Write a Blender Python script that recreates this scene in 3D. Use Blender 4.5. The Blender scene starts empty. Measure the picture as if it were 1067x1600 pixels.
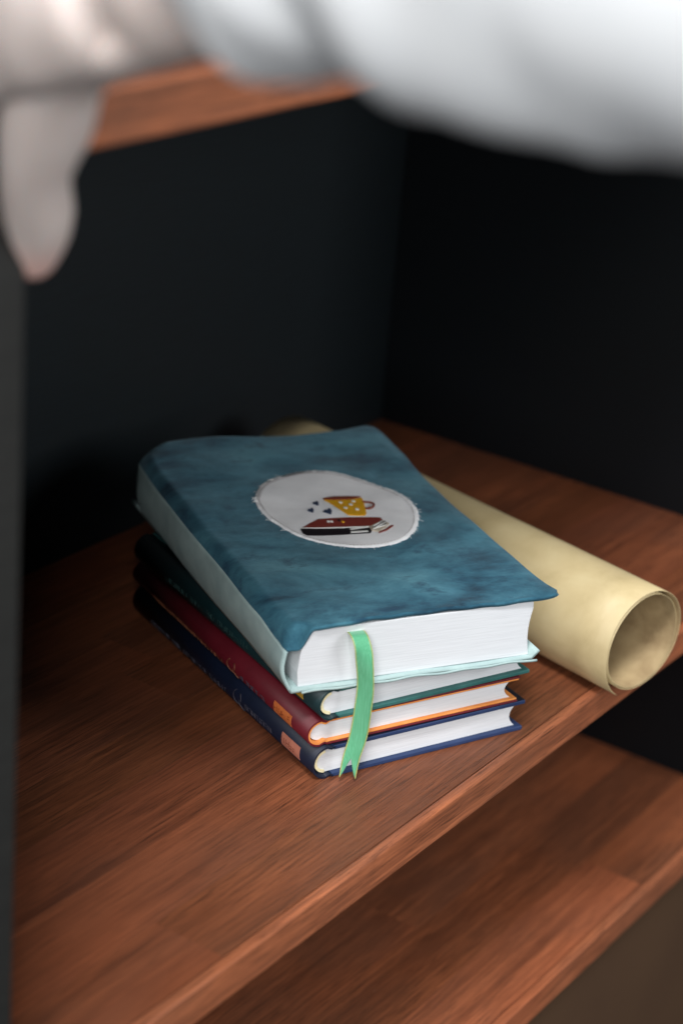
import bpy, bmesh, math, random
from mathutils import Vector, Matrix
from mathutils.bvhtree import BVHTree
random.seed(7)
scene = bpy.context.scene
COL = scene.collection

# ------------------------------------------------------------------ camera
cam_data = bpy.data.cameras.new('camera')
cam = bpy.data.objects.new('camera', cam_data)
COL.objects.link(cam)
rot = Matrix(((0.5738, 0.2810, -0.7693), (-0.8151, 0.2883, -0.5025), (0.0806, 0.9154, 0.3945)))
cam.matrix_world = Matrix.Translation((-1.2435, -0.7832, 0.5489)) @ rot.to_quaternion().to_matrix().to_4x4()
cam_data.sensor_fit = 'VERTICAL'
cam_data.sensor_height = 36.0
cam_data.sensor_width = 24.0
cam_data.lens = 70.2
cam_data.clip_start = 0.02
cam_data.clip_end = 60
cam_data.dof.use_dof = True
cam_data.dof.focus_distance = 1.07
cam_data.dof.aperture_fstop = 5.0
cam_data.dof.aperture_blades = 0
scene.camera = cam

# ------------------------------------------------------------------ world and lamps
world = bpy.data.worlds.new('World')
scene.world = world
world.use_nodes = True
bg = world.node_tree.nodes['Background']
bg.inputs[0].default_value = (0.80, 0.90, 1.0, 1)
bg.inputs[1].default_value = 0.03

COOL = (0.97, 0.985, 1.0)
def area(name, loc, target, sx, sy, power, color):
    d = bpy.data.lights.new(name, 'AREA')
    d.shape = 'RECTANGLE'; d.size = sx; d.size_y = sy
    d.energy = power; d.color = color
    o = bpy.data.objects.new(name, d); COL.objects.link(o)
    o.location = loc
    o.rotation_euler = (Vector(target) - Vector(loc)).to_track_quat('-Z', 'Y').to_euler()
    return o
area('arm_fill_light', (-2.3, -1.2, 1.5), (-0.82, -0.5, 0.5), 0.8, 0.8, 28, (1.0, 0.985, 0.96)); area('window_light', (0.08, -2.0, 0.74), (-0.42, -0.28, 0.05), 0.8, 0.8, 19, COOL)  # first lamp is an added fill aimed at the arm, not a window
area('high_window_light', (-1.45, -0.78, 2.3), (-0.65, -0.4, 0.2), 0.6, 0.5, 64, COOL)
area('arm_fill_light', (-2.4, -1.35, 0.8), (-0.8, -0.5, 0.45), 0.8, 0.8, 21, COOL)  # added fill lamp to brighten the sleeve, no real source behind it

scene.view_settings.view_transform = 'Standard'
scene.view_settings.look = 'None'
scene.view_settings.gamma = 1
scene.view_settings.use_curve_mapping = False
scene.view_settings.exposure = 0.0
scene.render.engine = 'CYCLES'

# ------------------------------------------------------------------ material helpers
def srgb(r, g, b):
    f = lambda c: c / 12.92 if c <= 0.04045 else ((c + 0.055) / 1.055) ** 2.4
    return (f(r / 255), f(g / 255), f(b / 255), 1)

class NT:
    def __init__(self, name, rough=0.6, spec=0.4):
        self.m = bpy.data.materials.new(name); self.m.use_nodes = True
        self.t = self.m.node_tree
        self.b = self.t.nodes['Principled BSDF']
        self.b.inputs['Roughness'].default_value = rough
        self.b.inputs['Specular IOR Level'].default_value = spec
    def n(self, kind, **kw):
        x = self.t.nodes.new(kind)
        for k, v in kw.items():
            if hasattr(x, k): setattr(x, k, v)
            else: x.inputs[k.replace('_', ' ')].default_value = v
        return x
    def l(self, a, b): self.t.links.new(a, b)
    def coords(self, scale=(1, 1, 1), rand=False, rotz=0):
        tc = self.n('ShaderNodeTexCoord'); mp = self.n('ShaderNodeMapping')
        mp.inputs['Scale'].default_value = scale
        mp.inputs['Rotation'].default_value = (0, 0, rotz)
        src = tc.outputs['Object']
        if rand:
            oi = self.n('ShaderNodeObjectInfo')
            sc = self.n('ShaderNodeVectorMath', operation='SCALE')
            cb = self.n('ShaderNodeCombineXYZ', X=3.1, Y=1.7, Z=2.3)
            self.l(cb.outputs[0], sc.inputs[0]); self.l(oi.outputs['Random'], sc.inputs['Scale'])
            ad = self.n('ShaderNodeVectorMath', operation='ADD')
            self.l(src, ad.inputs[0]); self.l(sc.outputs[0], ad.inputs[1]); src = ad.outputs[0]
        self.l(src, mp.inputs['Vector'])
        return mp.outputs[0]
    def noise(self, vec, scale, detail=4, rough=0.55, dist=0.0):
        x = self.n('ShaderNodeTexNoise'); self.l(vec, x.inputs['Vector'])
        x.inputs['Scale'].default_value = scale; x.inputs['Detail'].default_value = detail
        x.inputs['Roughness'].default_value = rough; x.inputs['Distortion'].default_value = dist
        return x.outputs['Fac']
    def ramp(self, fac, stops):
        x = self.n('ShaderNodeValToRGB'); e = x.color_ramp.elements
        while len(e) < len(stops): e.new(0.5)
        for i, (p, c) in enumerate(stops): e[i].position = p; e[i].color = c
        self.l(fac, x.inputs[0]); return x.outputs[0]
    def mix(self, fac, a, b, mode='MIX'):
        x = self.n('ShaderNodeMix', data_type='RGBA', blend_type=mode)
        for s, v in ((x.inputs[0], fac), (x.inputs[6], a), (x.inputs[7], b)):
            if isinstance(v, (int, float, tuple)): s.default_value = v
            else: self.l(v, s)
        return x.outputs[2]
    def color(self, c):
        if isinstance(c, tuple): self.b.inputs['Base Color'].default_value = c
        else: self.l(c, self.b.inputs['Base Color'])
    def bump(self, h, strength=0.3, dist=0.001):
        x = self.n('ShaderNodeBump', Strength=strength, Distance=dist)
        self.l(h, x.inputs['Height']); self.l(x.outputs[0], self.b.inputs['Normal'])
    def rough(self, fac, lo, hi):
        x = self.n('ShaderNodeMapRange'); self.l(fac, x.inputs[0])
        x.inputs[3].default_value = lo; x.inputs[4].default_value = hi
        self.l(x.outputs[0], self.b.inputs['Roughness'])

def mat_walnut():
    k = NT('walnut', 0.5, 0.22)
    warp = k.noise(k.coords((2.2, 9, 9), rand=True), 1.6, 3, 0.5)
    # slow figure along the board, then fine grain lines and open pores
    g1 = k.noise(k.coords((1.3, 22, 22), rand=True), 2.6, 4, 0.55, 0.9)
    g2 = k.noise(k.coords((5, 210, 210), rand=True), 3.0, 4, 0.65, 0.25)
    g3 = k.noise(k.coords((14, 520, 520), rand=True), 3.0, 2, 0.6)
    cloud = k.noise(k.coords((5, 8, 8), rand=True), 2.0, 3, 0.5, 0.5)
    c = k.ramp(g1, [(0.25, srgb(98, 57, 39)), (0.48, srgb(137, 81, 54)), (0.66, srgb(156, 93, 62)), (0.85, srgb(115, 67, 46))])
    def over(fac, col, amt, lo, hi):
        nonlocal c
        f = k.ramp(fac, [(lo, (amt, amt, amt, 1)), (hi, (0, 0, 0, 1))])
        c = k.mix(f, c, col)
    over(g2, srgb(80, 46, 32), 0.58, 0.38, 0.58)
    over(g3, srgb(52, 31, 23), 0.75, 0.35, 0.47)
    over(cloud, srgb(100, 66, 50), 0.45, 0.35, 0.62)
    over(warp, srgb(150, 84, 54), 0.35, 0.36, 0.55)
    # pale dust and rub marks
    d = k.noise(k.coords((30, 90, 90)), 5, 2, 0.8)
    f = k.ramp(d, [(0.74, (0, 0, 0, 1)), (0.80, (0.35, 0.35, 0.35, 1))]); c = k.mix(f, c, srgb(176, 150, 132))
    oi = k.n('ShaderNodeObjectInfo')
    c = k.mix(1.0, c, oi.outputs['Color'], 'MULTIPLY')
    k.color(c)
    sm_ = k.n('ShaderNodeMath', operation='MULTIPLY_ADD'); k.l(cloud, sm_.inputs[0]); sm_.inputs[1].default_value = 0.7; k.l(g2, sm_.inputs[2])
    k.rough(sm_.outputs[0], 0.66, 0.36)
    ad = k.n('ShaderNodeMath', operation='ADD'); k.l(g2, ad.inputs[0]); k.l(g3, ad.inputs[1])
    k.bump(ad.outputs[0], 0.2, 0.0005)
    return k.m

def mat_black(name, col, rough=0.5):
    k = NT(name, rough, 0.35)
    v = k.coords((3, 3, 60))
    g = k.noise(v, 14, 5, 0.6)
    k.color(k.ramp(g, [(0.3, tuple(x * 0.75 for x in col[:3]) + (1,)), (0.7, tuple(min(1, x * 1.25) for x in col[:3]) + (1,))]))
    k.bump(g, 0.25, 0.0005); k.rough(g, rough + 0.06, rough - 0.06)
    return k.m

def mat_mottle(name, cols, scale=40, rough=0.6, spec=0.3, bump=0.15, bscale=900, stretch=(1, 1, 1), bd=0.0003):
    k = NT(name, rough, spec)
    v = k.coords(stretch)
    g = k.noise(v, scale, 5, 0.6, 0.3)
    n = len(cols)
    k.color(k.ramp(g, [(0.3 + 0.4 * i / max(1, n - 1), c) for i, c in enumerate(cols)]))
    f = k.noise(v, bscale, 2)
    k.bump(f, bump, bd)
    return k.m

def mat_teal():
    k = NT('dyed_teal_suede', 0.85, 0.15)
    k.b.inputs['Sheen Weight'].default_value = 0.25
    k.b.inputs['Sheen Roughness'].default_value = 0.4
    k.b.inputs['Sheen Tint'].default_value = (0.6, 0.85, 0.95, 1)
    v = k.coords((0.62, 1.0, 1), rotz=math.radians(28))
    a = k.noise(v, 26, 7, 0.66, 0.25)
    b = k.noise(v, 64, 6, 0.66, 0.2)
    c = k.ramp(a, [(0.32, srgb(22, 44, 62)), (0.44, srgb(44, 86, 104)), (0.55, srgb(62, 110, 127)), (0.70, srgb(84, 136, 150))])
    m = k.ramp(b, [(0.32, (1, 1, 1, 1)), (0.45, (0, 0, 0, 1))])
    ms = k.mix(0.75, (0, 0, 0, 1), m)
    c = k.mix(ms, c, srgb(26, 52, 76))
    k.color(c)
    f = k.noise(k.coords(), 1400, 2); h = k.noise(k.coords(), 70, 3)
    ad = k.n('ShaderNodeMath', operation='MULTIPLY_ADD'); k.l(h, ad.inputs[0]); ad.inputs[1].default_value = 3.0; k.l(f, ad.inputs[2])
    k.bump(ad.outputs[0], 0.35, 0.0006)
    return k.m

def mat_pages(name, thick_scale=1500):
    k = NT(name, 0.8, 0.1)
    v = k.coords((0.02, 0.02, 1))
    g = k.noise(v, thick_scale, 2, 0.7)
    k.color(k.ramp(g, [(0.3, srgb(206, 208, 211)), (0.6, srgb(217, 219, 222))]))
    k.bump(g, 0.22, 0.0003)
    return k.m

def mat_thread(name, col, scale=1500, rotz=0.4):
    k = NT(name, 0.55, 0.35)
    v = k.coords((1, 0.12, 1), rotz=rotz)
    g = k.noise(v, scale, 2)
    k.color(k.mix(k.ramp(g, [(0.3, (0.35, 0.35, 0.35, 1)), (0.6, (0, 0, 0, 1))]), col, tuple(x * 0.55 for x in col[:3]) + (1,)))
    k.bump(g, 0.6, 0.0004)
    return k.m

def mat_weave(name, c1, c2, scale=1500, rough=0.85, bump=0.3):
    k = NT(name, rough, 0.15)
    v = k.coords()
    g = k.noise(v, 60, 4); f = k.noise(v, scale, 2)
    k.color(k.ramp(g, [(0.3, c1), (0.7, c2)]))
    k.bump(f, bump, 0.0004)
    return k.m

M = {}
M['walnut'] = mat_walnut()
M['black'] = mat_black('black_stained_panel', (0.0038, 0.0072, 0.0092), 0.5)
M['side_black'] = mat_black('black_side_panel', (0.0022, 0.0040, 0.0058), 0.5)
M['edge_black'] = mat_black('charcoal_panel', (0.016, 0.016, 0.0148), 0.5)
M['brown'] = mat_mottle('brown_lacquer', [srgb(78, 57, 41), srgb(84, 62, 44)], 8, 0.6, 0.3, 0.05)
M['navy'] = mat_mottle('navy_cover', [srgb(12, 21, 40), srgb(16, 26, 48)], 60, 0.5, 0.35)
M['navy_edge'] = mat_mottle('navy_lit_edge', [srgb(30, 48, 84), srgb(42, 60, 98)], 60, 0.55, 0.35)  # brighter copy of the navy cover, front light on the rims painted in
M['maroon'] = mat_mottle('maroon_cover', [srgb(88, 17, 29), srgb(100, 22, 34)], 60, 0.5, 0.35)
M['orange'] = mat_mottle('orange_lining', [srgb(214, 128, 56), srgb(228, 150, 84)], 90, 0.6, 0.3)
M['green'] = mat_mottle('dark_green_cover', [srgb(14, 40, 44), srgb(19, 48, 52)], 60, 0.5, 0.35)
M['green_edge'] = mat_mottle('green_lit_edge', [srgb(38, 88, 86), srgb(60, 112, 108)], 60, 0.55, 0.35)  # brighter copy of the green cover, with frontal light put into the colour
M['cream'] = mat_mottle('cream_headband', [srgb(222, 208, 160), srgb(235, 226, 190)], 300, 0.7, 0.2)
M['white_line'] = mat_mottle('pale_board_edge', [srgb(226, 222, 218), srgb(236, 232, 228)], 100, 0.7, 0.2)
M['pages'] = mat_pages('white_pages')
M['label_orange'] = mat_mottle('orange_label', [srgb(206, 108, 58), srgb(222, 130, 74)], 200, 0.5, 0.3)
M['label_pink'] = mat_mottle('salmon_label', [srgb(190, 120, 100), srgb(205, 134, 112)], 200, 0.5, 0.3)
M['label_ink'] = mat_mottle('brown_print', [srgb(110, 48, 28), srgb(124, 56, 32)], 200, 0.5, 0.3)
M['label_yellow'] = mat_mottle('yellow_label', [srgb(206, 166, 58), srgb(220, 180, 70)], 200, 0.5, 0.3)
M['print_grey'] = mat_mottle('grey_print', [srgb(62, 62, 74), srgb(76, 74, 84)], 200, 0.5, 0.3)
M['print_gold'] = mat_mottle('gold_print', [srgb(120, 72, 52), srgb(132, 84, 60)], 200, 0.4, 0.5)
M['print_green'] = mat_mottle('green_print', [srgb(36, 62, 62), srgb(46, 72, 70)], 200, 0.5, 0.3)
M['teal'] = mat_teal()
M['pale'] = mat_weave('pale_aqua_cloth', srgb(150, 172, 172), srgb(172, 193, 191), 1600, 0.85, 0.3)
M['patch'] = mat_weave('white_cotton', srgb(226, 226, 228), srgb(240, 240, 241), 2200, 0.9, 0.35)
M['fray'] = mat_weave('white_fray', srgb(242, 242, 242), srgb(248, 248, 248), 2200, 0.9, 0.3)
M['thread_grey'] = mat_thread('grey_thread', srgb(170, 164, 164))
M['yellow'] = mat_thread('yellow_thread', srgb(226, 168, 32))
M['brown_thread'] = mat_thread('brown_thread', srgb(116, 50, 30))
M['red_thread'] = mat_thread('maroon_thread', srgb(124, 52, 44))
M['black_thread'] = mat_thread('black_thread', srgb(24, 18, 24))
M['navy_thread'] = mat_thread('navy_thread', srgb(44, 58, 84))
M['white_thread'] = mat_thread('white_thread', srgb(224, 224, 220))
M['cream_thread'] = mat_thread('cream_thread', srgb(190, 178, 160))
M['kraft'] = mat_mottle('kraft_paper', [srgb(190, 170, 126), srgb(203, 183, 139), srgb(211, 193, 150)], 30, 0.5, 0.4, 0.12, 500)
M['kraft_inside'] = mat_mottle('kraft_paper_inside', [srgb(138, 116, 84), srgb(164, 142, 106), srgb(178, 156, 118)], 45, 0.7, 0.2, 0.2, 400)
def mat_satin():
    k = NT('green_satin', 0.3, 0.6)
    k.b.inputs['Sheen Weight'].default_value = 0.3
    v = k.coords((1, 1, 0.03)); g = k.noise(v, 2500, 2)
    k.color(k.ramp(g, [(0.3, srgb(80, 160, 116)), (0.7, srgb(104, 184, 142))]))
    k.bump(g, 0.2, 0.0002); return k.m
M['satin'] = mat_satin()
M['gold_edge'] = mat_mottle('gold_edge', [srgb(150, 168, 96), srgb(190, 190, 120)], 500, 0.4, 0.5)
def mat_skin():
    k = NT('skin', 0.5, 0.35)
    k.b.inputs['Subsurface Weight'].default_value = 0.25
    k.b.inputs['Subsurface Radius'].default_value = (0.008, 0.003, 0.002)
    v = k.coords(); g = k.noise(v, 30, 4)
    base = k.ramp(g, [(0.3, srgb(198, 184, 178)), (0.7, srgb(209, 197, 192))])
    tc = k.n('ShaderNodeTexCoord'); ds = k.n('ShaderNodeVectorMath', operation='DISTANCE')
    k.l(tc.outputs['Object'], ds.inputs[0]); ds.inputs[1].default_value = (0.061, 0.280, -0.124)
    tip = k.ramp(ds.outputs['Value'], [(0.006, (0.75, 0.75, 0.75, 1)), (0.032, (0, 0, 0, 1))])   # flushed fingertip
    k.color(k.mix(tip, base, srgb(226, 166, 152)))
    k.bump(k.noise(v, 500, 3), 0.15, 0.0004); return k.m
M['skin'] = mat_skin()
M['nail'] = mat_mottle('nail', [srgb(226, 190, 182), srgb(232, 200, 192)], 60, 0.3, 0.5)
M['sleeve'] = mat_weave('white_sleeve_cloth', srgb(236, 239, 242), srgb(244, 246, 248), 900, 0.75, 0.2)

# ------------------------------------------------------------------ mesh helpers
def mk(name, verts, faces, mat, parent=None, smooth=False, bevel=0, seg=2):
    me = bpy.data.meshes.new(name)
    me.from_pydata([tuple(v) for v in verts], [], faces)
    bm = bmesh.new(); bm.from_mesh(me)
    bmesh.ops.recalc_face_normals(bm, faces=bm.faces); bm.to_mesh(me); bm.free()
    me.materials.append(mat)
    if smooth: me.polygons.foreach_set('use_smooth', [True] * len(me.polygons))
    o = bpy.data.objects.new(name, me); COL.objects.link(o)
    if parent: o.parent = parent
    if bevel:
        b = o.modifiers.new('bevel', 'BEVEL'); b.width = bevel; b.segments = seg; b.limit_method = 'ANGLE'
    return o

def box(name, lo, hi, mat, parent=None, bevel=0, seg=2):
    x0, y0, z0 = lo; x1, y1, z1 = hi
    v = [(x0, y0, z0), (x1, y0, z0), (x1, y1, z0), (x0, y1, z0), (x0, y0, z1), (x1, y0, z1), (x1, y1, z1), (x0, y1, z1)]
    f = [(0, 3, 2, 1), (4, 5, 6, 7), (0, 1, 5, 4), (1, 2, 6, 5), (2, 3, 7, 6), (3, 0, 4, 7)]
    return mk(name, v, f, mat, parent, False, bevel, seg)

def prism(name, prof, y0, y1, mat, parent=None, bevel=0, smooth=False):
    """closed (x,z) profile extruded along y"""
    n = len(prof)
    v = [(x, y0, z) for x, z in prof] + [(x, y1, z) for x, z in prof]
    f = [tuple(range(n)), tuple(range(2 * n - 1, n - 1, -1))] + [(i, (i + 1) % n, n + (i + 1) % n, n + i) for i in range(n)]
    o = mk(name, v, f, mat, parent, False, bevel)
    if smooth:
        for p in o.data.polygons:
            if len(p.vertices) == 4: p.use_smooth = True
    return o

def grid(name, nu, nv, fn, mat, parent=None, thick=0, offset=0, sub=0):
    v = [fn(i / (nu - 1), j / (nv - 1)) for j in range(nv) for i in range(nu)]
    f = [(j * nu + i, j * nu + i + 1, (j + 1) * nu + i + 1, (j + 1) * nu + i) for j in range(nv - 1) for i in range(nu - 1)]
    o = mk(name, v, f, mat, parent, True)
    if thick:
        s = o.modifiers.new('thickness', 'SOLIDIFY'); s.thickness = thick; s.offset = offset
    if sub:
        s = o.modifiers.new('subdivision', 'SUBSURF'); s.levels = sub; s.render_levels = sub
    return o

def tube_data(pts, r, n=6, closed=False):
    v = []; f = []; m = len(pts)
    for i, p in enumerate(pts):
        a = Vector(pts[max(0, i - 1)]); b = Vector(pts[min(m - 1, i + 1)])
        t = (b - a).normalized()
        u = t.orthogonal().normalized() if abs(t.z) > 0.95 else t.cross(Vector((0, 0, 1))).normalized()
        w = t.cross(u)
        rr = r[i] if isinstance(r, (list, tuple)) else r
        for k in range(n):
            an = 2 * math.pi * k / n
            v.append(Vector(p) + u * math.cos(an) * rr + w * math.sin(an) * rr)
    for i in range(m - 1):
        for k in range(n):
            f.append((i * n + k, i * n + (k + 1) % n, (i + 1) * n + (k + 1) % n, (i + 1) * n + k))
    f.append(tuple(range(n - 1, -1, -1))); f.append(tuple((m - 1) * n + k for k in range(n)))
    return v, f

def tube(name, pts, r, mat, parent=None, n=6):
    v, f = tube_data(pts, r, n)
    return mk(name, v, f, mat, parent, True)

def merge(parts):
    V = []; F = []
    for v, f in parts:
        o = len(V); V += list(v); F += [tuple(i + o for i in q) for q in f]
    return V, F

def thing(name, label, cat, loc=(0, 0, 0), rotz=0, group=None):
    o = bpy.data.objects.new(name, None); COL.objects.link(o)
    o.empty_display_size = 0.05
    o.location = loc; o.rotation_euler = (0, 0, rotz)
    o['label'] = label; o['category'] = cat
    if group: o['group'] = group
    return o

def interp(pts, x):
    if x <= pts[0][0]: return pts[0][1]
    for (a, b), (c, d) in zip(pts, pts[1:]):
        if x <= c:
            t = (x - a) / (c - a); t = t * t * (3 - 2 * t)
            return b + (d - b) * t
    return pts[-1][1]

def curve(pts, t):
    """Catmull-Rom through 2D/3D points, t in 0..1"""
    n = len(pts) - 1; s = min(max(t, 0), 1) * n; i = min(int(s), n - 1); u = s - i
    p = [Vector(pts[max(0, min(n, i + k))]) for k in (-1, 0, 1, 2)]
    return 0.5 * ((2 * p[1]) + (p[2] - p[0]) * u + (2 * p[0] - 5 * p[1] + 4 * p[2] - p[3]) * u * u + (3 * p[1] - p[0] - 3 * p[2] + p[3]) * u ** 3)

# ------------------------------------------------------------------ the bookcase
FRONT = -0.3463; LEFT = -0.7768; TH = 0.0198
case = thing('bookcase', 'walnut and black bookcase with laminated wooden shelves and dark panels', 'bookcase', (LEFT / 2, FRONT / 2, -0.62))
OFF = Vector((-LEFT / 2, -FRONT / 2, 0.62))        # world -> local of the bookcase
def L3(x, y, z): return (x + OFF.x, y + OFF.y, z + OFF.z)
def cbox(name, lo, hi, mat, parent=case, bevel=0.0006, seg=2): return box(name, L3(*lo), L3(*hi), mat, parent, bevel, seg)
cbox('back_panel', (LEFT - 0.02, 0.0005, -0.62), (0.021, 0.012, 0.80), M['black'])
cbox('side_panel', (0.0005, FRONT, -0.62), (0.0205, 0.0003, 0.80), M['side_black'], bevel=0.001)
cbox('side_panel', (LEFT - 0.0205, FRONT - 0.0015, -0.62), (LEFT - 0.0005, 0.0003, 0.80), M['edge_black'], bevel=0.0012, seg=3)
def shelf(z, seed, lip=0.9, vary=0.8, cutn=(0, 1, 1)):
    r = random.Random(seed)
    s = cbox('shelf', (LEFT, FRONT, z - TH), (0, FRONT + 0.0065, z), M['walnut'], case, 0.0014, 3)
    s.color = (lip, lip, lip, 1)  # brighter lip tone paints light onto the front face and arris
    y = FRONT + 0.0065
    while y < -0.005:
        w = r.uniform(0.036, 0.050)
        if y + w > -0.02: w = -y
        cuts = sorted(r.uniform(LEFT + 0.06, -0.06) for _ in range(r.choice(cutn)))
        xs = [LEFT] + cuts + [0]
        for a, b in zip(xs, xs[1:]):
            if b - a > 0.01:
                w_ = cbox('stave', (a + 0.00003, y + 0.00003, z - TH), (b - 0.00003, y + w, z), M['walnut'], s, 0.00005, 1)
                g = r.uniform(vary, vary + 0.2); w_.color = (g, g * r.uniform(0.95, 1.0), g * r.uniform(0.93, 1.0), 1)
        y += w
    return s
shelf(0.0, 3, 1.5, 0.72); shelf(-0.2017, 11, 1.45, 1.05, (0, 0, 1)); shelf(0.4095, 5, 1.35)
cbox('front_panel', (LEFT, FRONT + 0.003, -0.60), (0, FRONT + 0.021, -0.2017 - TH - 0.0005), M['brown'])
cbox('bottom_board', (LEFT, FRONT + 0.023, -0.62), (0, 0, -0.602), M['side_black'])

# ------------------------------------------------------------------ hardcover books
def arc(cx, cz, rx, rz, a0, a1, n):
    return [(cx + rx * math.cos(math.radians(a0 + (a1 - a0) * i / n)), cz + rz * math.sin(math.radians(a0 + (a1 - a0) * i / n))) for i in range(n + 1)]

def hardcover(name, label, loc, ang, W, H, T, cover, edge, bt=0.0023, lining=None, headband=None, square=0.004):
    t = thing(name, label, 'book', loc, math.radians(ang))
    jx = 0.0125                                # hinge groove
    lt = 0.0011 if lining else 0
    for nm, z0, z1, inner in (('back_cover', 0, bt, 1), ('front_cover', T - bt, T, -1)):
        b = box(nm, (jx, 0, z0 + (0 if inner > 0 else lt)), (W, H, z1 - (lt if inner > 0 else 0)), edge if not lining else cover, t, 0.0006, 3)
        b.data.materials.append(cover)
        for p in b.data.polygons:              # outer face in cover cloth, rims in edge tone
            if (p.normal.z * inner) < -0.9: p.material_index = 1
        if lining:
            zz = (z1 - lt, z1) if inner > 0 else (z0, z0 + lt)
            box('lining', (jx, 0.0004, zz[0] + 0.00002), (W - 0.0006, H - 0.0004, zz[1]), lining, b, 0.0004, 2)
    # round spine shell with a groove on each side
    def shell(o, inset):
        top = T - inset; dep = 0.0085
        out = [(jx + 0.001, T - inset - 0.0003), (jx - 0.0012, top - 0.0012), (jx - 0.0035, top - 0.0004)]
        out += arc(0.0088, T / 2, dep - inset + 0.0003, T / 2 - inset, 92, 268, 18)
        out += [(jx - 0.0035, inset + 0.0004), (jx - 0.0012, inset + 0.0012), (jx + 0.001, inset + 0.0003)]
        return out
    def make_shell(nm, i0, i1, y0, y1, mat, par):
        a = shell(0, i0); b = shell(0, i1)[::-1]
        n = len(a)
        v = []; f = []
        for y in (y0, y1):
            v += [(x, y, z) for x, z in a] + [(x, y, z) for x, z in b[::-1]]
        N = 2 * n
        for i in range(n - 1):
            f += [(i, i + 1, N + i + 1, N + i), (n + i + 1, n + i, N + n + i, N + n + i + 1), (i + 1, i, n + i, n + i + 1), (N + i, N + i + 1, N + n + i + 1, N + n + i)]
        f += [(0, n, N + n, N), (n - 1, N + n - 1, N + 2 * n - 1, 2 * n - 1)]
        return mk(nm, v, f, mat, par, False)
    sp = make_shell('spine', 0.0, 0.0010, 0, H, cover, t)
    for p in sp.data.polygons: p.use_smooth = abs(p.normal.y) < 0.5
    if lining: make_shell('lining', 0.00105, 0.0022, 0.0003, H - 0.0003, lining, sp)
    # page block: convex at the spine, hollow at the fore-edge
    z0, z1 = bt + 0.0001, T - bt - 0.0001; h = (z1 - z0) / 2; zc = (z0 + z1) / 2
    prof = arc(0.0095, zc, 0.0072 if not lining else 0.0064, h, 90, 270, 14)
    fx = W - square
    prof += [(fx - 0.0042 * (1 - ((z - zc) / h) ** 2), z) for z in [z0 + (z1 - z0) * i / 10 for i in range(11)]]
    pg = prism('page_block', prof, 0.0028, H - 0.0028, M['pages'], t)
    if headband:
        for y in (0.0018, H - 0.0028):
            a = arc(0.0095, zc, 0.0074, h - 0.0001, 100, 262, 14); b = arc(0.0095, zc, 0.0058, h - 0.0015, 262, 100, 14)
            pr = a + b
            hb = prism('headband', pr, y, y + 0.001, headband, pg)
    return t, sp

def on_spine(T, a, push=0.0002):
    """point and normal on the spine's outer arc at angle a (180 = middle)"""
    r = math.radians(a)
    x = 0.0088 + 0.0088 * math.cos(r); z = T / 2 + T / 2 * math.sin(r)
    n = Vector((math.cos(r) / 0.0088, 0, math.sin(r) / (T / 2))).normalized()
    return Vector((x, 0, z)) + n * push

def spine_rect(name, T, y0, y1, a0, a1, mat, parent, push=0.0002, n=6):
    v = []; f = []
    for i in range(n + 1):
        a = a0 + (a1 - a0) * i / n
        for y in (y0, y1):
            for ps in (push, push - 0.00025):
                p = on_spine(T, a, ps); v.append((p.x, y, p.z))
    for i in range(n):
        k = 4 * i
        f += [(k, k + 2, k + 6, k + 4), (k + 1, k + 5, k + 7, k + 3), (k, k + 4, k + 5, k + 1), (k + 2, k + 3, k + 7, k + 6)]
    f += [(0, 1, 3, 2), (4 * n, 4 * n + 2, 4 * n + 3, 4 * n + 1)]
    return mk(name, v, f, mat, parent)

def glyphs(name, T, y0, y1, a, size, mat, parent, seed):
    """row of tiny illegible printed strokes along the spine"""
    r = random.Random(seed); parts = []
    y = y0
    while y < y1:
        w = size * r.uniform(0.45, 0.75)
        if r.random() < 0.86:
            for k in range(r.choice((2, 2, 3))):
                q = r.random()
                p0 = on_spine(T, a - 9, 0.00025); p1 = on_spine(T, a + 9, 0.00025)
                if q < 0.6:
                    yy = y + w * r.choice((0, 0.5, 1)); A = Vector((p0.x, yy, p0.z)); B = Vector((p1.x, yy, p1.z))
                else:
                    pm = on_spine(T, a + r.choice((-9, 0, 9)), 0.00025); A = Vector((pm.x, y, pm.z)); B = Vector((pm.x, y + w, pm.z))
                parts.append(tube_data([A, B], 0.00018, 4))
        y += w + size * 0.3
    v, f = merge(parts)
    return mk(name, v, f, mat, parent)

def swirl(T, yc, R, mat, parent):
    pts = []
    for i in range(20):
        an = math.radians(-60 + 290 * i / 19)
        y = yc + R * math.cos(an); a = 180 + 26 * math.sin(an)
        p = on_spine(T, a, 0.00025); pts.append((p.x, y, p.z))
    for k in range(5):
        p = on_spine(T, 196 + 6 * k, 0.00025); pts.append((p.x, yc + R * (-0.4 - 0.25 * k), p.z))
    return tube('emblem', pts, 0.00028, mat, parent, 5)

A1 = -23.2
T1, T2, T3 = 0.0193, 0.0160, 0.0186
nb, nsp = hardcover('book', 'navy hardcover book lying on the shelf, bottom of the stack', (-0.4800, -0.2805, 0.0), A1, 0.1385, 0.214, T1, M['navy'], M['navy_edge'], 0.0026, None, M['cream'])
rb, rsp = hardcover('book', 'maroon hardcover book with orange lining, between the navy and green books', (-0.4828, -0.2770, T1 + 0.0002), -24.2, 0.1365, 0.213, T2, M['maroon'], M['maroon'], 0.0024, M['orange'], None)
gb, gsp = hardcover('book', 'dark green hardcover book squeezed under the teal fabric book', (-0.4800, -0.2812, T1 + T2 + 0.0004), -22.6, 0.1390, 0.212, T3, M['green'], M['green_edge'], 0.0024, None, M['cream'])
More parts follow.
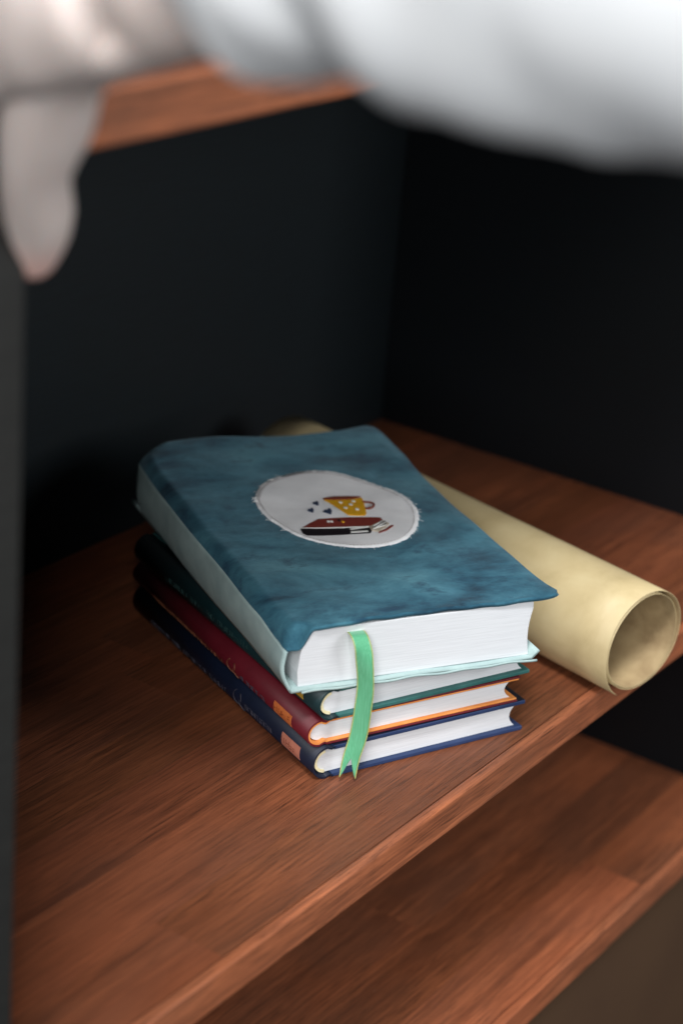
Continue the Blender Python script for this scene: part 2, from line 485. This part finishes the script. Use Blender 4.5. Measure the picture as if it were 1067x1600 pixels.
# printed spine marks
lb = spine_rect('label', T1, 0.014, 0.033, 158, 205, M['label_pink'], nsp); glyphs('lettering', T1, 0.016, 0.031, 181, 0.0032, M['label_ink'], lb, 2)
lb = spine_rect('label', T2, 0.017, 0.036, 158, 205, M['label_orange'], rsp); glyphs('lettering', T2, 0.019, 0.034, 181, 0.0032, M['label_ink'], lb, 3)
spine_rect('label', T3, 0.016, 0.034, 150, 200, M['label_yellow'], gsp)
glyphs('lettering', T1, 0.044, 0.074, 190, 0.0026, M['print_grey'], nsp, 4)
glyphs('lettering', T2, 0.046, 0.074, 194, 0.0026, M['print_grey'], rsp, 5)
glyphs('lettering', T1, 0.095, 0.190, 196, 0.0024, M['print_grey'], nsp, 6)
glyphs('lettering', T2, 0.095, 0.185, 200, 0.0022, M['print_gold'], rsp, 7)
glyphs('lettering', T3, 0.070, 0.170, 182, 0.0034, M['print_green'], gsp, 8)
swirl(T1, 0.082, 0.0042, M['print_grey'], nsp); swirl(T2, 0.085, 0.0045, M['print_gold'], rsp)

# ------------------------------------------------------------------ teal fabric-covered book
Z0 = T1 + T2 + T3 + 0.0006                     # 0.0545
fb = thing('fabric_book', 'thick book in a teal dyed fabric cover with embroidered patch, on top of the stack', 'book', (-0.4909, -0.2712, Z0), math.radians(-30.7))
mm = 0.001
def edgeF(s): return curve([(-4.8, 0.5), (4, -3.2), (18.7, -2.6), (53, 1.0), (94, 0.8), (130, -1.0), (153, -2)], s)
FX = [(-4.8, 0.5), (20, -2.4), (46, 0.2), (73, 0.9), (100, 0.2), (127, -1.0), (153.5, -2.5)]
BX = [(0, 246), (24, 261), (52, 262), (80, 257), (108, 254), (136, 254.5), (162, 257)]
LX = [(-4.8, 0.5), (-6.5, 42), (-6, 84), (-6.5, 126), (-5.5, 168), (-4, 210), (0, 246)]
RX = [(153.5, -2.5), (153, 40), (153.5, 84), (154, 126), (156, 178), (161, 226), (162, 257)]
rn = random.Random(12)
ph = [rn.uniform(0, 6.28) for _ in range(12)]
def seam_z(t): return interp([(0, 79.0), (0.05, 81.0), (0.14, 84.2), (0.5, 86.0), (0.85, 86.0), (1, 84)], t)
def sm(x): x = min(max(x, 0), 1); return x * x * (3 - 2 * x)
def cover_xy(s, t):
    C, D = curve(FX, s), curve(BX, s); A, B = curve(LX, t), curve(RX, t)
    P = (1 - t) * C + t * D + (1 - s) * A + s * B - ((1 - s) * (1 - t) * Vector(FX[0]) + s * (1 - t) * Vector(FX[-1]) + (1 - s) * t * Vector(BX[0]) + s * t * Vector(BX[-1]))
    return P
def cover(s, t):
    # rows and columns bunched near the edges
    s = 0.5 - 0.5 * math.cos(math.pi * s) if False else s ** 1.35
    P = cover_xy(s, t)
    for cx, cy, sx, sy, rr in ((147.5, 3.5, 1, -1, 6.0), (155, 250, 1, 1, 7.0)):
        if (P.x - cx) * sx > 0 and (P.y - cy) * sy > 0:
            q = P - Vector((cx, cy))
            if q.length > rr: P = Vector((cx, cy)) + q * (rr / q.length)
    zs = seam_z(t)
    wd = 0.06
    k = math.sin(math.pi / 2 * min(1, s / wd))
    kf = sm((s - 0.055) / 0.045)                # the front corner hangs down as a flap
    f = sm(1 - t / 0.035)
    k = k * (1 - f) + min(k, kf) * f
    top = 91.4
    top += 0.45 * math.sin(P.x * 0.05 + ph[0]) * math.sin(P.y * 0.033 + ph[1]) + 0.28 * math.sin(P.x * 0.11 + P.y * 0.06 + ph[2]) + 0.2 * math.sin(P.y * 0.13 - P.x * 0.04 + ph[3])
    top -= 2.2 * sm((t - 0.955) / 0.045) * (1 - 0.8 * sm((s - 0.8) / 0.15))
    top -= 1.2 * sm((s - 0.94) / 0.06) * (1 - sm(1 - t / 0.1))
    top += 0.8 * sm((s - 0.9) / 0.1) * sm(1 - t / 0.08)
    top -= 5.0 * sm(1 - s / 0.16) * sm((t - 0.90) / 0.1)
    top += 0.35 * math.sin(s * 46) * sm(1 - t / 0.03) * sm(s / 0.1)
    z = zs + (top - zs) * k
    return Vector((P.x * mm, P.y * mm, z * mm - Z0))
front = grid('front_cover', 100, 130, cover, M['teal'], fb, 0, 0.0, 1)
sl_ = front.modifiers.new('thickness', 'SOLIDIFY'); sl_.thickness = 0.0024; sl_.offset = 0.0
def spine_cloth(u, v):          # u along the spine, v up
    a = cover(0, u); b = Vector((-0.0012 + 0.0006 * math.sin(u * 9), -0.0012 + u * 0.2525, 0.0008))
    p = b.lerp(a, v)
    p.x -= 0.0026 * math.sin(math.pi * v) + 0.0007 * math.sin(u * 21 + 3 * v) * math.sin(math.pi * v) + 0.0004
    if u > 0.93: p.x += 0.006 * sm((u - 0.93) / 0.07) * (1 - v)
    return p
grid('spine', 60, 12, spine_cloth, M['pale'], fb, 0.0016, -0.5)
def back_cover(s, t):
    x = -0.0015 + s * 0.1485; y = -0.0018 + t * 0.2545
    z = 0.0013 + 0.0004 * math.sin(s * 14 + 1) * (1 - t) + 0.0045 * sm((s - 0.955) / 0.045) * (0.35 + 0.65 * sm(1 - t / 0.3))
    x -= 0.0025 * sm((s - 0.955) / 0.045) * sm(1 - t / 0.3)
    return (x, y, z)
bc = grid('back_cover', 46, 30, back_cover, M['pale'], fb, 0.0020, 0.0)
def hem(s, t):
    return (0.004 + s * 0.139, -0.0026 + 0.0006 * math.sin(s * 30), 0.0002 + 0.0012 * t + 0.0002 * math.sin(s * 17))
grid('hem', 40, 3, hem, M['pale'], bc, 0.0008, 0.0)
# page block
z0, z1 = 0.0026, 0.0893 - Z0
prof = [(0.0068, z1), (0.0050, z1 - 0.004), (0.0030, z1 - 0.014), (0.0022, z1 - 0.024), (0.0030, z0)]
prof += [(0.1395 - 0.0022 * math.sin(math.pi * i / 8) + 0.0005 * i / 8 - (0.0012 if i == 8 else 0), z0 + (z1 - z0) * i / 8) for i in range(9)]
fp = prism('page_block', prof, 0.0006, 0.2470, M['pages'], fb, 0.0004)

# the patch and its embroidery, laid on the cover
tmp = front.data
bvh = BVHTree.FromPolygons([v.co for v in tmp.vertices], [tuple(p.vertices) for p in tmp.polygons])
def drape(x, y, h):
    hit = bvh.ray_cast(Vector((x, y, 0.2)), Vector((0, 0, -1)))
    z = hit[0].z if hit[0] else 0.0365
    return Vector((x, y, z + 0.0009 + h))
OUT = [(39.6,158.4),(51.6,176.2),(65.7,186.4),(83.6,191.5),(97.0,189.0),(107.1,180.5),(117.6,164.7),(126.6,147.2),(128.6,128.5),(123.9,112.4),(113.7,95.4),(100.1,82.8),(85.5,79.4),(72.2,81.4),(60.4,87.5),(51.0,96.3),(43.4,107.5),(39.0,124.7),(37.8,141.5)]
NO = 152
ring = [curve(OUT + [OUT[0]], i / NO) for i in range(NO)]
cen = sum(ring, Vector((0, 0))) / NO
def wrinkle(x, y):
    r = (Vector((x, y)) - cen); a = math.atan2(r.y, r.x); d = r.length / 55
    return 0.00028 * max(0, math.sin(a * 9 + 1.3 * math.sin(a * 2))) * d * d + 0.00016 * math.sin(x * 0.16 + y * 0.05) * math.sin(y * 0.1 + 1)
V = []; F = []
NR = 14
for k in range(NR + 1):
    q = k / NR
    for i in range(NO):
        p = cen + (ring[i] - cen) * q * (1 + (0.006 * rn.uniform(-1, 1) if k == NR else 0))
        V.append(drape(p.x * mm, p.y * mm, 0.0006 + wrinkle(p.x, p.y)))
for k in range(NR):
    for i in range(NO):
        F.append((k * NO + i, k * NO + (i + 1) % NO, (k + 1) * NO + (i + 1) % NO, (k + 1) * NO + i))
patch = mk('patch', V, F, M['patch'], fb, True)
sol = patch.modifiers.new('thickness', 'SOLIDIFY'); sol.thickness = 0.0006; sol.offset = -1
patch['label'] = 'white egg-shaped cotton patch with a frayed edge'
# frayed rim: many short fibres
parts = []
for i in range(520):
    j = rn.random(); p = curve(OUT + [OUT[0]], j); d = (p - cen).normalized()
    tang = Vector((-d.y, d.x)); base = p - d * rn.uniform(0.2, 2.0)
    ln = rn.uniform(0.5, 1.4) if rn.random() < 0.965 else rn.uniform(1.8, 3.2)
    dr = (d * rn.uniform(0.3, 1) + tang * rn.uniform(-1, 1)).normalized()
    mid = base + dr * ln * 0.6 + tang * rn.uniform(-0.5, 0.5); end = base + dr * ln * 1.5
    parts.append(tube_data([drape(base.x * mm, base.y * mm, 0.0006), drape(mid.x * mm, mid.y * mm, 0.0009), drape(end.x * mm, end.y * mm, 0.0004)], 0.00011, 3))
v, f = merge(parts); fr = mk('frayed_edge', v, f, M['fray'], patch); fr['kind'] = 'stuff'
# rolled rim and stitch line
parts = []
for a in range(120):
    if a % 1 == 0:
        p = [cen + (curve(OUT + [OUT[0]], ((a + u) / 120) % 1) - cen) * 0.945 for u in (0.05, 0.4, 0.85)]
        parts.append(tube_data([drape(q.x * mm, q.y * mm, 0.0007) for q in p], 0.00022, 4))
v, f = merge(parts); mk('stitching', v, f, M['thread_grey'], patch)
def inside_scale(pts, k):
    c = sum((Vector(p) for p in pts), Vector((0, 0))) / len(pts)
    return [c + (Vector(p) - c) * k for p in pts], c
def stitch(name, pts, mat, h, par=None):
    """flat satin-stitch shape, slightly domed, laid over the patch"""
    par = par or patch
    dense = []
    for a, b in zip(pts, pts[1:] + pts[:1]):
        a, b = Vector(a), Vector(b); m = max(1, int((b - a).length / 3))
        dense += [a + (b - a) * i / m for i in range(m)]
    n = len(dense); V = []; F = []
    for lev, (k, hh) in enumerate(((1.0, -0.0005), (1.0, h), (0.93, h + 0.00022))):
        q, c = inside_scale(dense, k)
        V += [drape(p.x * mm, p.y * mm, 0.0006 + hh) for p in q]
    for lev in range(2):
        for i in range(n):
            F.append((lev * n + i, lev * n + (i + 1) % n, (lev + 1) * n + (i + 1) % n, (lev + 1) * n + i))
    F.append(tuple(range(2 * n, 3 * n)))
    o = mk(name, V, F, mat, par)
    bm = bmesh.new(); bm.from_mesh(o.data); bmesh.ops.triangulate(bm, faces=[q for q in bm.faces if len(q.verts) > 4]); bm.to_mesh(o.data); bm.free()
    return o
def line(name, pts, r, mat, h):
    return tube(name, [drape(x * mm, y * mm, 0.0006 + h) for x, y in pts], r, mat, patch, 5)
MUG = [(79.2,147.5),(87.2,145.3),(96.0,144.3),(102.6,145.6),(101.6,140.7),(97.9,130.1),(95.1,122.2),(92.7,119.3),(87.5,120.1),(83.4,121.9),(82.0,129.6),(80.5,142.9)]
stitch('mug', MUG, M['yellow'], 0.0003)
stitch('mug_rim', [(79.9,149.8),(86.6,150.9),(95.2,149.3),(102.7,146.6),(96.1,144.8),(87.3,145.8),(79.5,147.8)], M['brown_thread'], 0.0005)
line('mug_handle', [tuple(curve([(100.0,138.6),(103.4,137.4),(105.0,135.3),(104.6,132.5),(102.2,129.7),(99.6,128.5),(97.3,128.7)], i / 16)) for i in range(17)], 0.0007, M['brown_thread'], 0.0004)
for c in [(86.7,140.4),(91.3,136.0),(86.0,131.8),(91.8,128.4),(95.1,140.6)]:
    stitch('dot', [(c[0] + 1.25 * math.cos(a * 0.785), c[1] + 1.5 * math.sin(a * 0.785)) for a in range(8)], M['white_thread'], 0.0006)
for h in ([(72.4,139.9),(70.3,143.6),(71.4,145.1),(72.5,144.5),(73.8,146.2),(74.6,145.7),(74.0,143.0)],
          [(65.6,131.6),(63.4,135.2),(64.5,136.7),(65.6,136.1),(67.0,137.8),(67.7,137.3),(67.2,134.6)],
          [(74.3,125.8),(71.4,130.7),(72.9,132.6),(74.4,131.8),(76.2,134.1),(77.3,133.5),(76.5,129.8)]):
    stitch('heart', h, M['navy_thread'], 0.0003)
stitch('stitched_cover', [(50.3,113.7),(57.1,118.2),(64.5,122.3),(82.1,119.0),(100.9,115.4),(100.4,111.4),(94.5,107.7),(88.6,104.7),(73.4,107.7)], M['red_thread'], 0.0003)
stitch('stitched_spine', [(49.6,112.9),(62.1,109.6),(76.2,106.4),(88.2,103.7),(87.8,99.0),(85.6,96.4),(69.7,99.4),(50.3,103.8),(48.7,107.0)], M['black_thread'], 0.0003)
line('white_seam', [(50.0,113.4),(62,110.3),(75,107.2),(88.4,104.4)], 0.0003, M['white_thread'], 0.0005)
stitch('white_stripe', [(76.4,104.8),(87.8,104.5),(87.5,103.2),(76.8,103.3)], M['white_thread'], 0.0006)
stitch('white_stripe', [(75.3,101.3),(85.4,99.1),(85.1,97.9),(75.0,99.6)], M['white_thread'], 0.0006)
stitch('stitched_pages', [(88.6,104.3),(100.3,111.1),(101.9,105.8),(98.8,102.5),(91.2,96.8),(87.6,99.3)], M['cream_thread'], 0.0005)
for a, b in (((90.6,103.1),(98.9,109.0)), ((91.8,101.5),(100.0,107.2)), ((89.0,99.9),(99.0,103.4))):
    line('page_line', [a, ((a[0] + b[0]) / 2, (a[1] + b[1]) / 2), b], 0.0004, M['white_thread'], 0.0009)
for a, b in (((89.6,101.8),(100.6,108.6)), ((90.0,100.2),(99.8,105.2))):
    line('page_line', [a, b], 0.00028, M['black_thread'], 0.0009)
stitch('stitched_back', [(90.4,95.9),(96.5,98.9),(101.5,103.2),(103.5,103.4),(102.5,102.0),(96.7,97.5),(90.4,95.0)], M['red_thread'], 0.0003)
for c, m_ in (((68.6,116.8), 'white_thread'), ((70.3,116.2), 'white_thread'), ((74.9,116.4), 'black_thread'), ((76.4,113.9), 'yellow'), ((77.2,114.6), 'brown_thread')):
    stitch('stitch_mark', [(c[0] + 0.95 * math.cos(a * 1.047), c[1] + 1.2 * math.sin(a * 1.047)) for a in range(6)], M[m_], 0.0006)

# ribbon bookmark out of the pages
RB = [(33.6, 4.0, 85.0), (33.4, -1.5, 85.6), (33.3, -5.5, 84.6), (34.2, -8.3, 80.0), (35.2, -9.2, 72.5), (37.0, -9.4, 58.0), (37.0, -9.0, 43.5), (36.2, -8.3, 28.0), (33.3, -8.2, 14.5), (31.6, -9.0, 3.0)]
def ribbon_pt(u, v, half):
    p = curve(RB, v); tw = interp([(0, 0.0), (0.3, 0.10), (0.55, 0.75), (0.75, 0.55), (1, 0.15)], v)
    dx = Vector((math.cos(tw), -math.sin(tw), -0.10 * v))
    q = p + dx * (u * 2 - 1) * half
    return Vector((q.x * mm, q.y * mm, q.z * mm - Z0))
def ribbon(u, v):
    lim = 1 - 0.105 * (1 - abs(u * 2 - 1)) - 0.012 * (1 - u)
    return ribbon_pt(u, v * lim, 4.4)
rbn = grid('ribbon', 11, 70, ribbon, M['satin'], fb, 0.0003, 0.0)
for side in (0, 1):
    pts = [ribbon_pt(side, i / 69 * (1 - 0.012 * (1 - side)), 4.4) for i in range(70)]
    pts = [p + Vector((0, -0.0001, 0.00012 * math.sin(i * 2.1))) for i, p in enumerate(pts)]
    tube('gold_edge', pts, 0.00035, M['gold_edge'], rbn, 5)
rbn['label'] = 'green satin ribbon bookmark with gold edges and forked end'

# ------------------------------------------------------------------ kraft paper roll
ax = Vector((0.2295, 0.9733, 0)); rt = Vector((0.9733, -0.2295, 0)); LEN = 0.325; RAD = 0.0325
roll_loc = Vector((-0.2650, -0.3615, 0))
def roll_prof(v):
    turns = 2.35; a_end = math.radians(238); a = a_end - (1 - v) * turns * 2 * math.pi
    r = 0.0284 + 0.0038 * v
    r += 0.0032 * sm((v - 0.93) / 0.07)          # the free edge springs away a little
    r += 0.0005 * math.sin(a * 2 + 1) + 0.0006 * math.sin(v * 11)
    return r * math.cos(a), 0.0332 + r * math.sin(a)
def roll(u, v):
    x, z = roll_prof(v)
    y = u * LEN + 0.0016 * (v - 0.5) * (1 if u > 0.5 else -1) + 0.0004 * math.sin(v * 23)
    k = 1 + 0.012 * math.sin(u * 5 + 1)
    return (x * k, y, max(0.0004, 0.0332 + (z - 0.0332) * k))
sc = grid('paper_roll', 14, 190, roll, M['kraft'], None, 0.00035, 0.0)
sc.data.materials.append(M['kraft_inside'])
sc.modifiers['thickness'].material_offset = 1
sc.location = roll_loc; sc.rotation_euler = (0, 0, math.atan2(ax.y, ax.x) - math.pi / 2)
sc['label'] = 'rolled sheet of tan kraft paper lying beside the books'; sc['category'] = 'paper roll'

# ------------------------------------------------------------------ the reaching arm
person = thing('person', 'person in a white sleeve, hand gripping the dark side panel of the bookcase', 'person', (-0.83, -0.62, 0.47))
PO = Vector(person.location)
J = {  # joint: (x, y, z, radius)
    'elbow': (-0.815, -0.74, 0.535, 0.040), 'fore': (-0.822, -0.60, 0.503, 0.034), 'wrist': (-0.819, -0.462, 0.476, 0.0265),
    'palm': (-0.818, -0.425, 0.462, 0.0300), 'palm2': (-0.818, -0.398, 0.450, 0.026),
    'i1': (-0.812, -0.376, 0.4300, 0.0125), 'i2': (-0.803, -0.340, 0.4180, 0.0095), 'i3': (-0.8005, -0.317, 0.4120, 0.0085), 'i4': (-0.8000, -0.297, 0.4080, 0.0070),
    'm1': (-0.815, -0.372, 0.4500, 0.0125), 'm2': (-0.804, -0.333, 0.4420, 0.0095), 'm3': (-0.8005, -0.307, 0.4380, 0.0085), 'm4': (-0.8000, -0.285, 0.4350, 0.0070),
    'r1': (-0.818, -0.374, 0.4690, 0.0120), 'r2': (-0.805, -0.338, 0.4650, 0.0092), 'r3': (-0.8005, -0.314, 0.4620, 0.0082), 'r4': (-0.8000, -0.294, 0.4600, 0.0068),
    'p1': (-0.820, -0.381, 0.4860, 0.0110), 'p2': (-0.806, -0.352, 0.4850, 0.0085), 'p3': (-0.8000, -0.334, 0.4840, 0.0076), 'p4': (-0.7995, -0.318, 0.4830, 0.0062),
    't0': (-0.8090, -0.3915, 0.4345, 0.0125), 't1': (-0.7960, -0.3720, 0.4120, 0.0165), 't1b': (-0.7915, -0.3620, 0.3925, 0.0108),
    't2': (-0.7765, -0.3525, 0.3765, 0.0140), 't3': (-0.7700, -0.3435, 0.3595, 0.0098), 't4': (-0.7690, -0.3400, 0.3500, 0.0072)}
E_ = [('elbow', 'fore'), ('fore', 'wrist'), ('wrist', 'palm'), ('palm', 'palm2'), ('palm', 't0'), ('t0', 't1'), ('t1', 't1b'), ('t1b', 't2'), ('t2', 't3'), ('t3', 't4')]
for k in 'imrp': E_ += [('palm2', k + '1'), (k + '1', k + '2'), (k + '2', k + '3'), (k + '3', k + '4')]
names = list(J)
me = bpy.data.meshes.new('body')
me.from_pydata([Vector(J[n][:3]) - PO for n in names], [(names.index(a), names.index(b)) for a, b in E_], [])
body = bpy.data.objects.new('body', me); COL.objects.link(body); body.parent = person
sk = body.modifiers.new('skin', 'SKIN'); sk.use_smooth_shade = True; sk.branch_smoothing = 0.6
for i, n in enumerate(names):
    s = me.skin_vertices[0].data[i]; s.radius = (J[n][3], J[n][3]); s.use_root = (n == 'wrist')
ss = body.modifiers.new('subdivision', 'SUBSURF'); ss.levels = 2; ss.render_levels = 2
me.materials.append(M['skin'])
SL = [(-0.8400,-0.4660,0.4925,0.0345),(-0.8427,-0.4812,0.4931,0.042),(-0.8420,-0.4902,0.4953,0.045),(-0.8422,-0.5031,0.4991,0.046),(-0.8428,-0.5107,0.5005,0.046),(-0.8437,-0.5222,0.4996,0.050),(-0.8433,-0.5343,0.4984,0.054),(-0.8428,-0.5526,0.4993,0.056),(-0.8405,-0.5749,0.5033,0.060),(-0.8386,-0.5913,0.5076,0.062),(-0.8300,-0.6300,0.5130,0.066),(-0.815,-0.70,0.528,0.070),(-0.80,-0.76,0.55,0.07)]
def sleeve(u, v):
    p = curve([(a, b, c) for a, b, c, d in SL], u); r = curve([(d, 0, 0) for a, b, c, d in SL], u).x
    an = 2 * math.pi * v
    r *= 1 + 0.022 * math.sin(3 * an + u * 16) + 0.017 * math.sin(5 * an - u * 23 + 1) + 0.007 * math.sin(u * 60 + 2 * an)
    return p - PO + Vector((0, 0, 0.0010 + 0.0062 * sm((u - 0.25) / 0.2))) + Vector((r * math.cos(an), 0.012 * math.sin(an) * (1 - u), r * math.sin(an)))
slv = grid('sleeve', 70, 73, sleeve, M['sleeve'], person, 0.0012, -1)
slv['label'] = 'loose white sleeve'
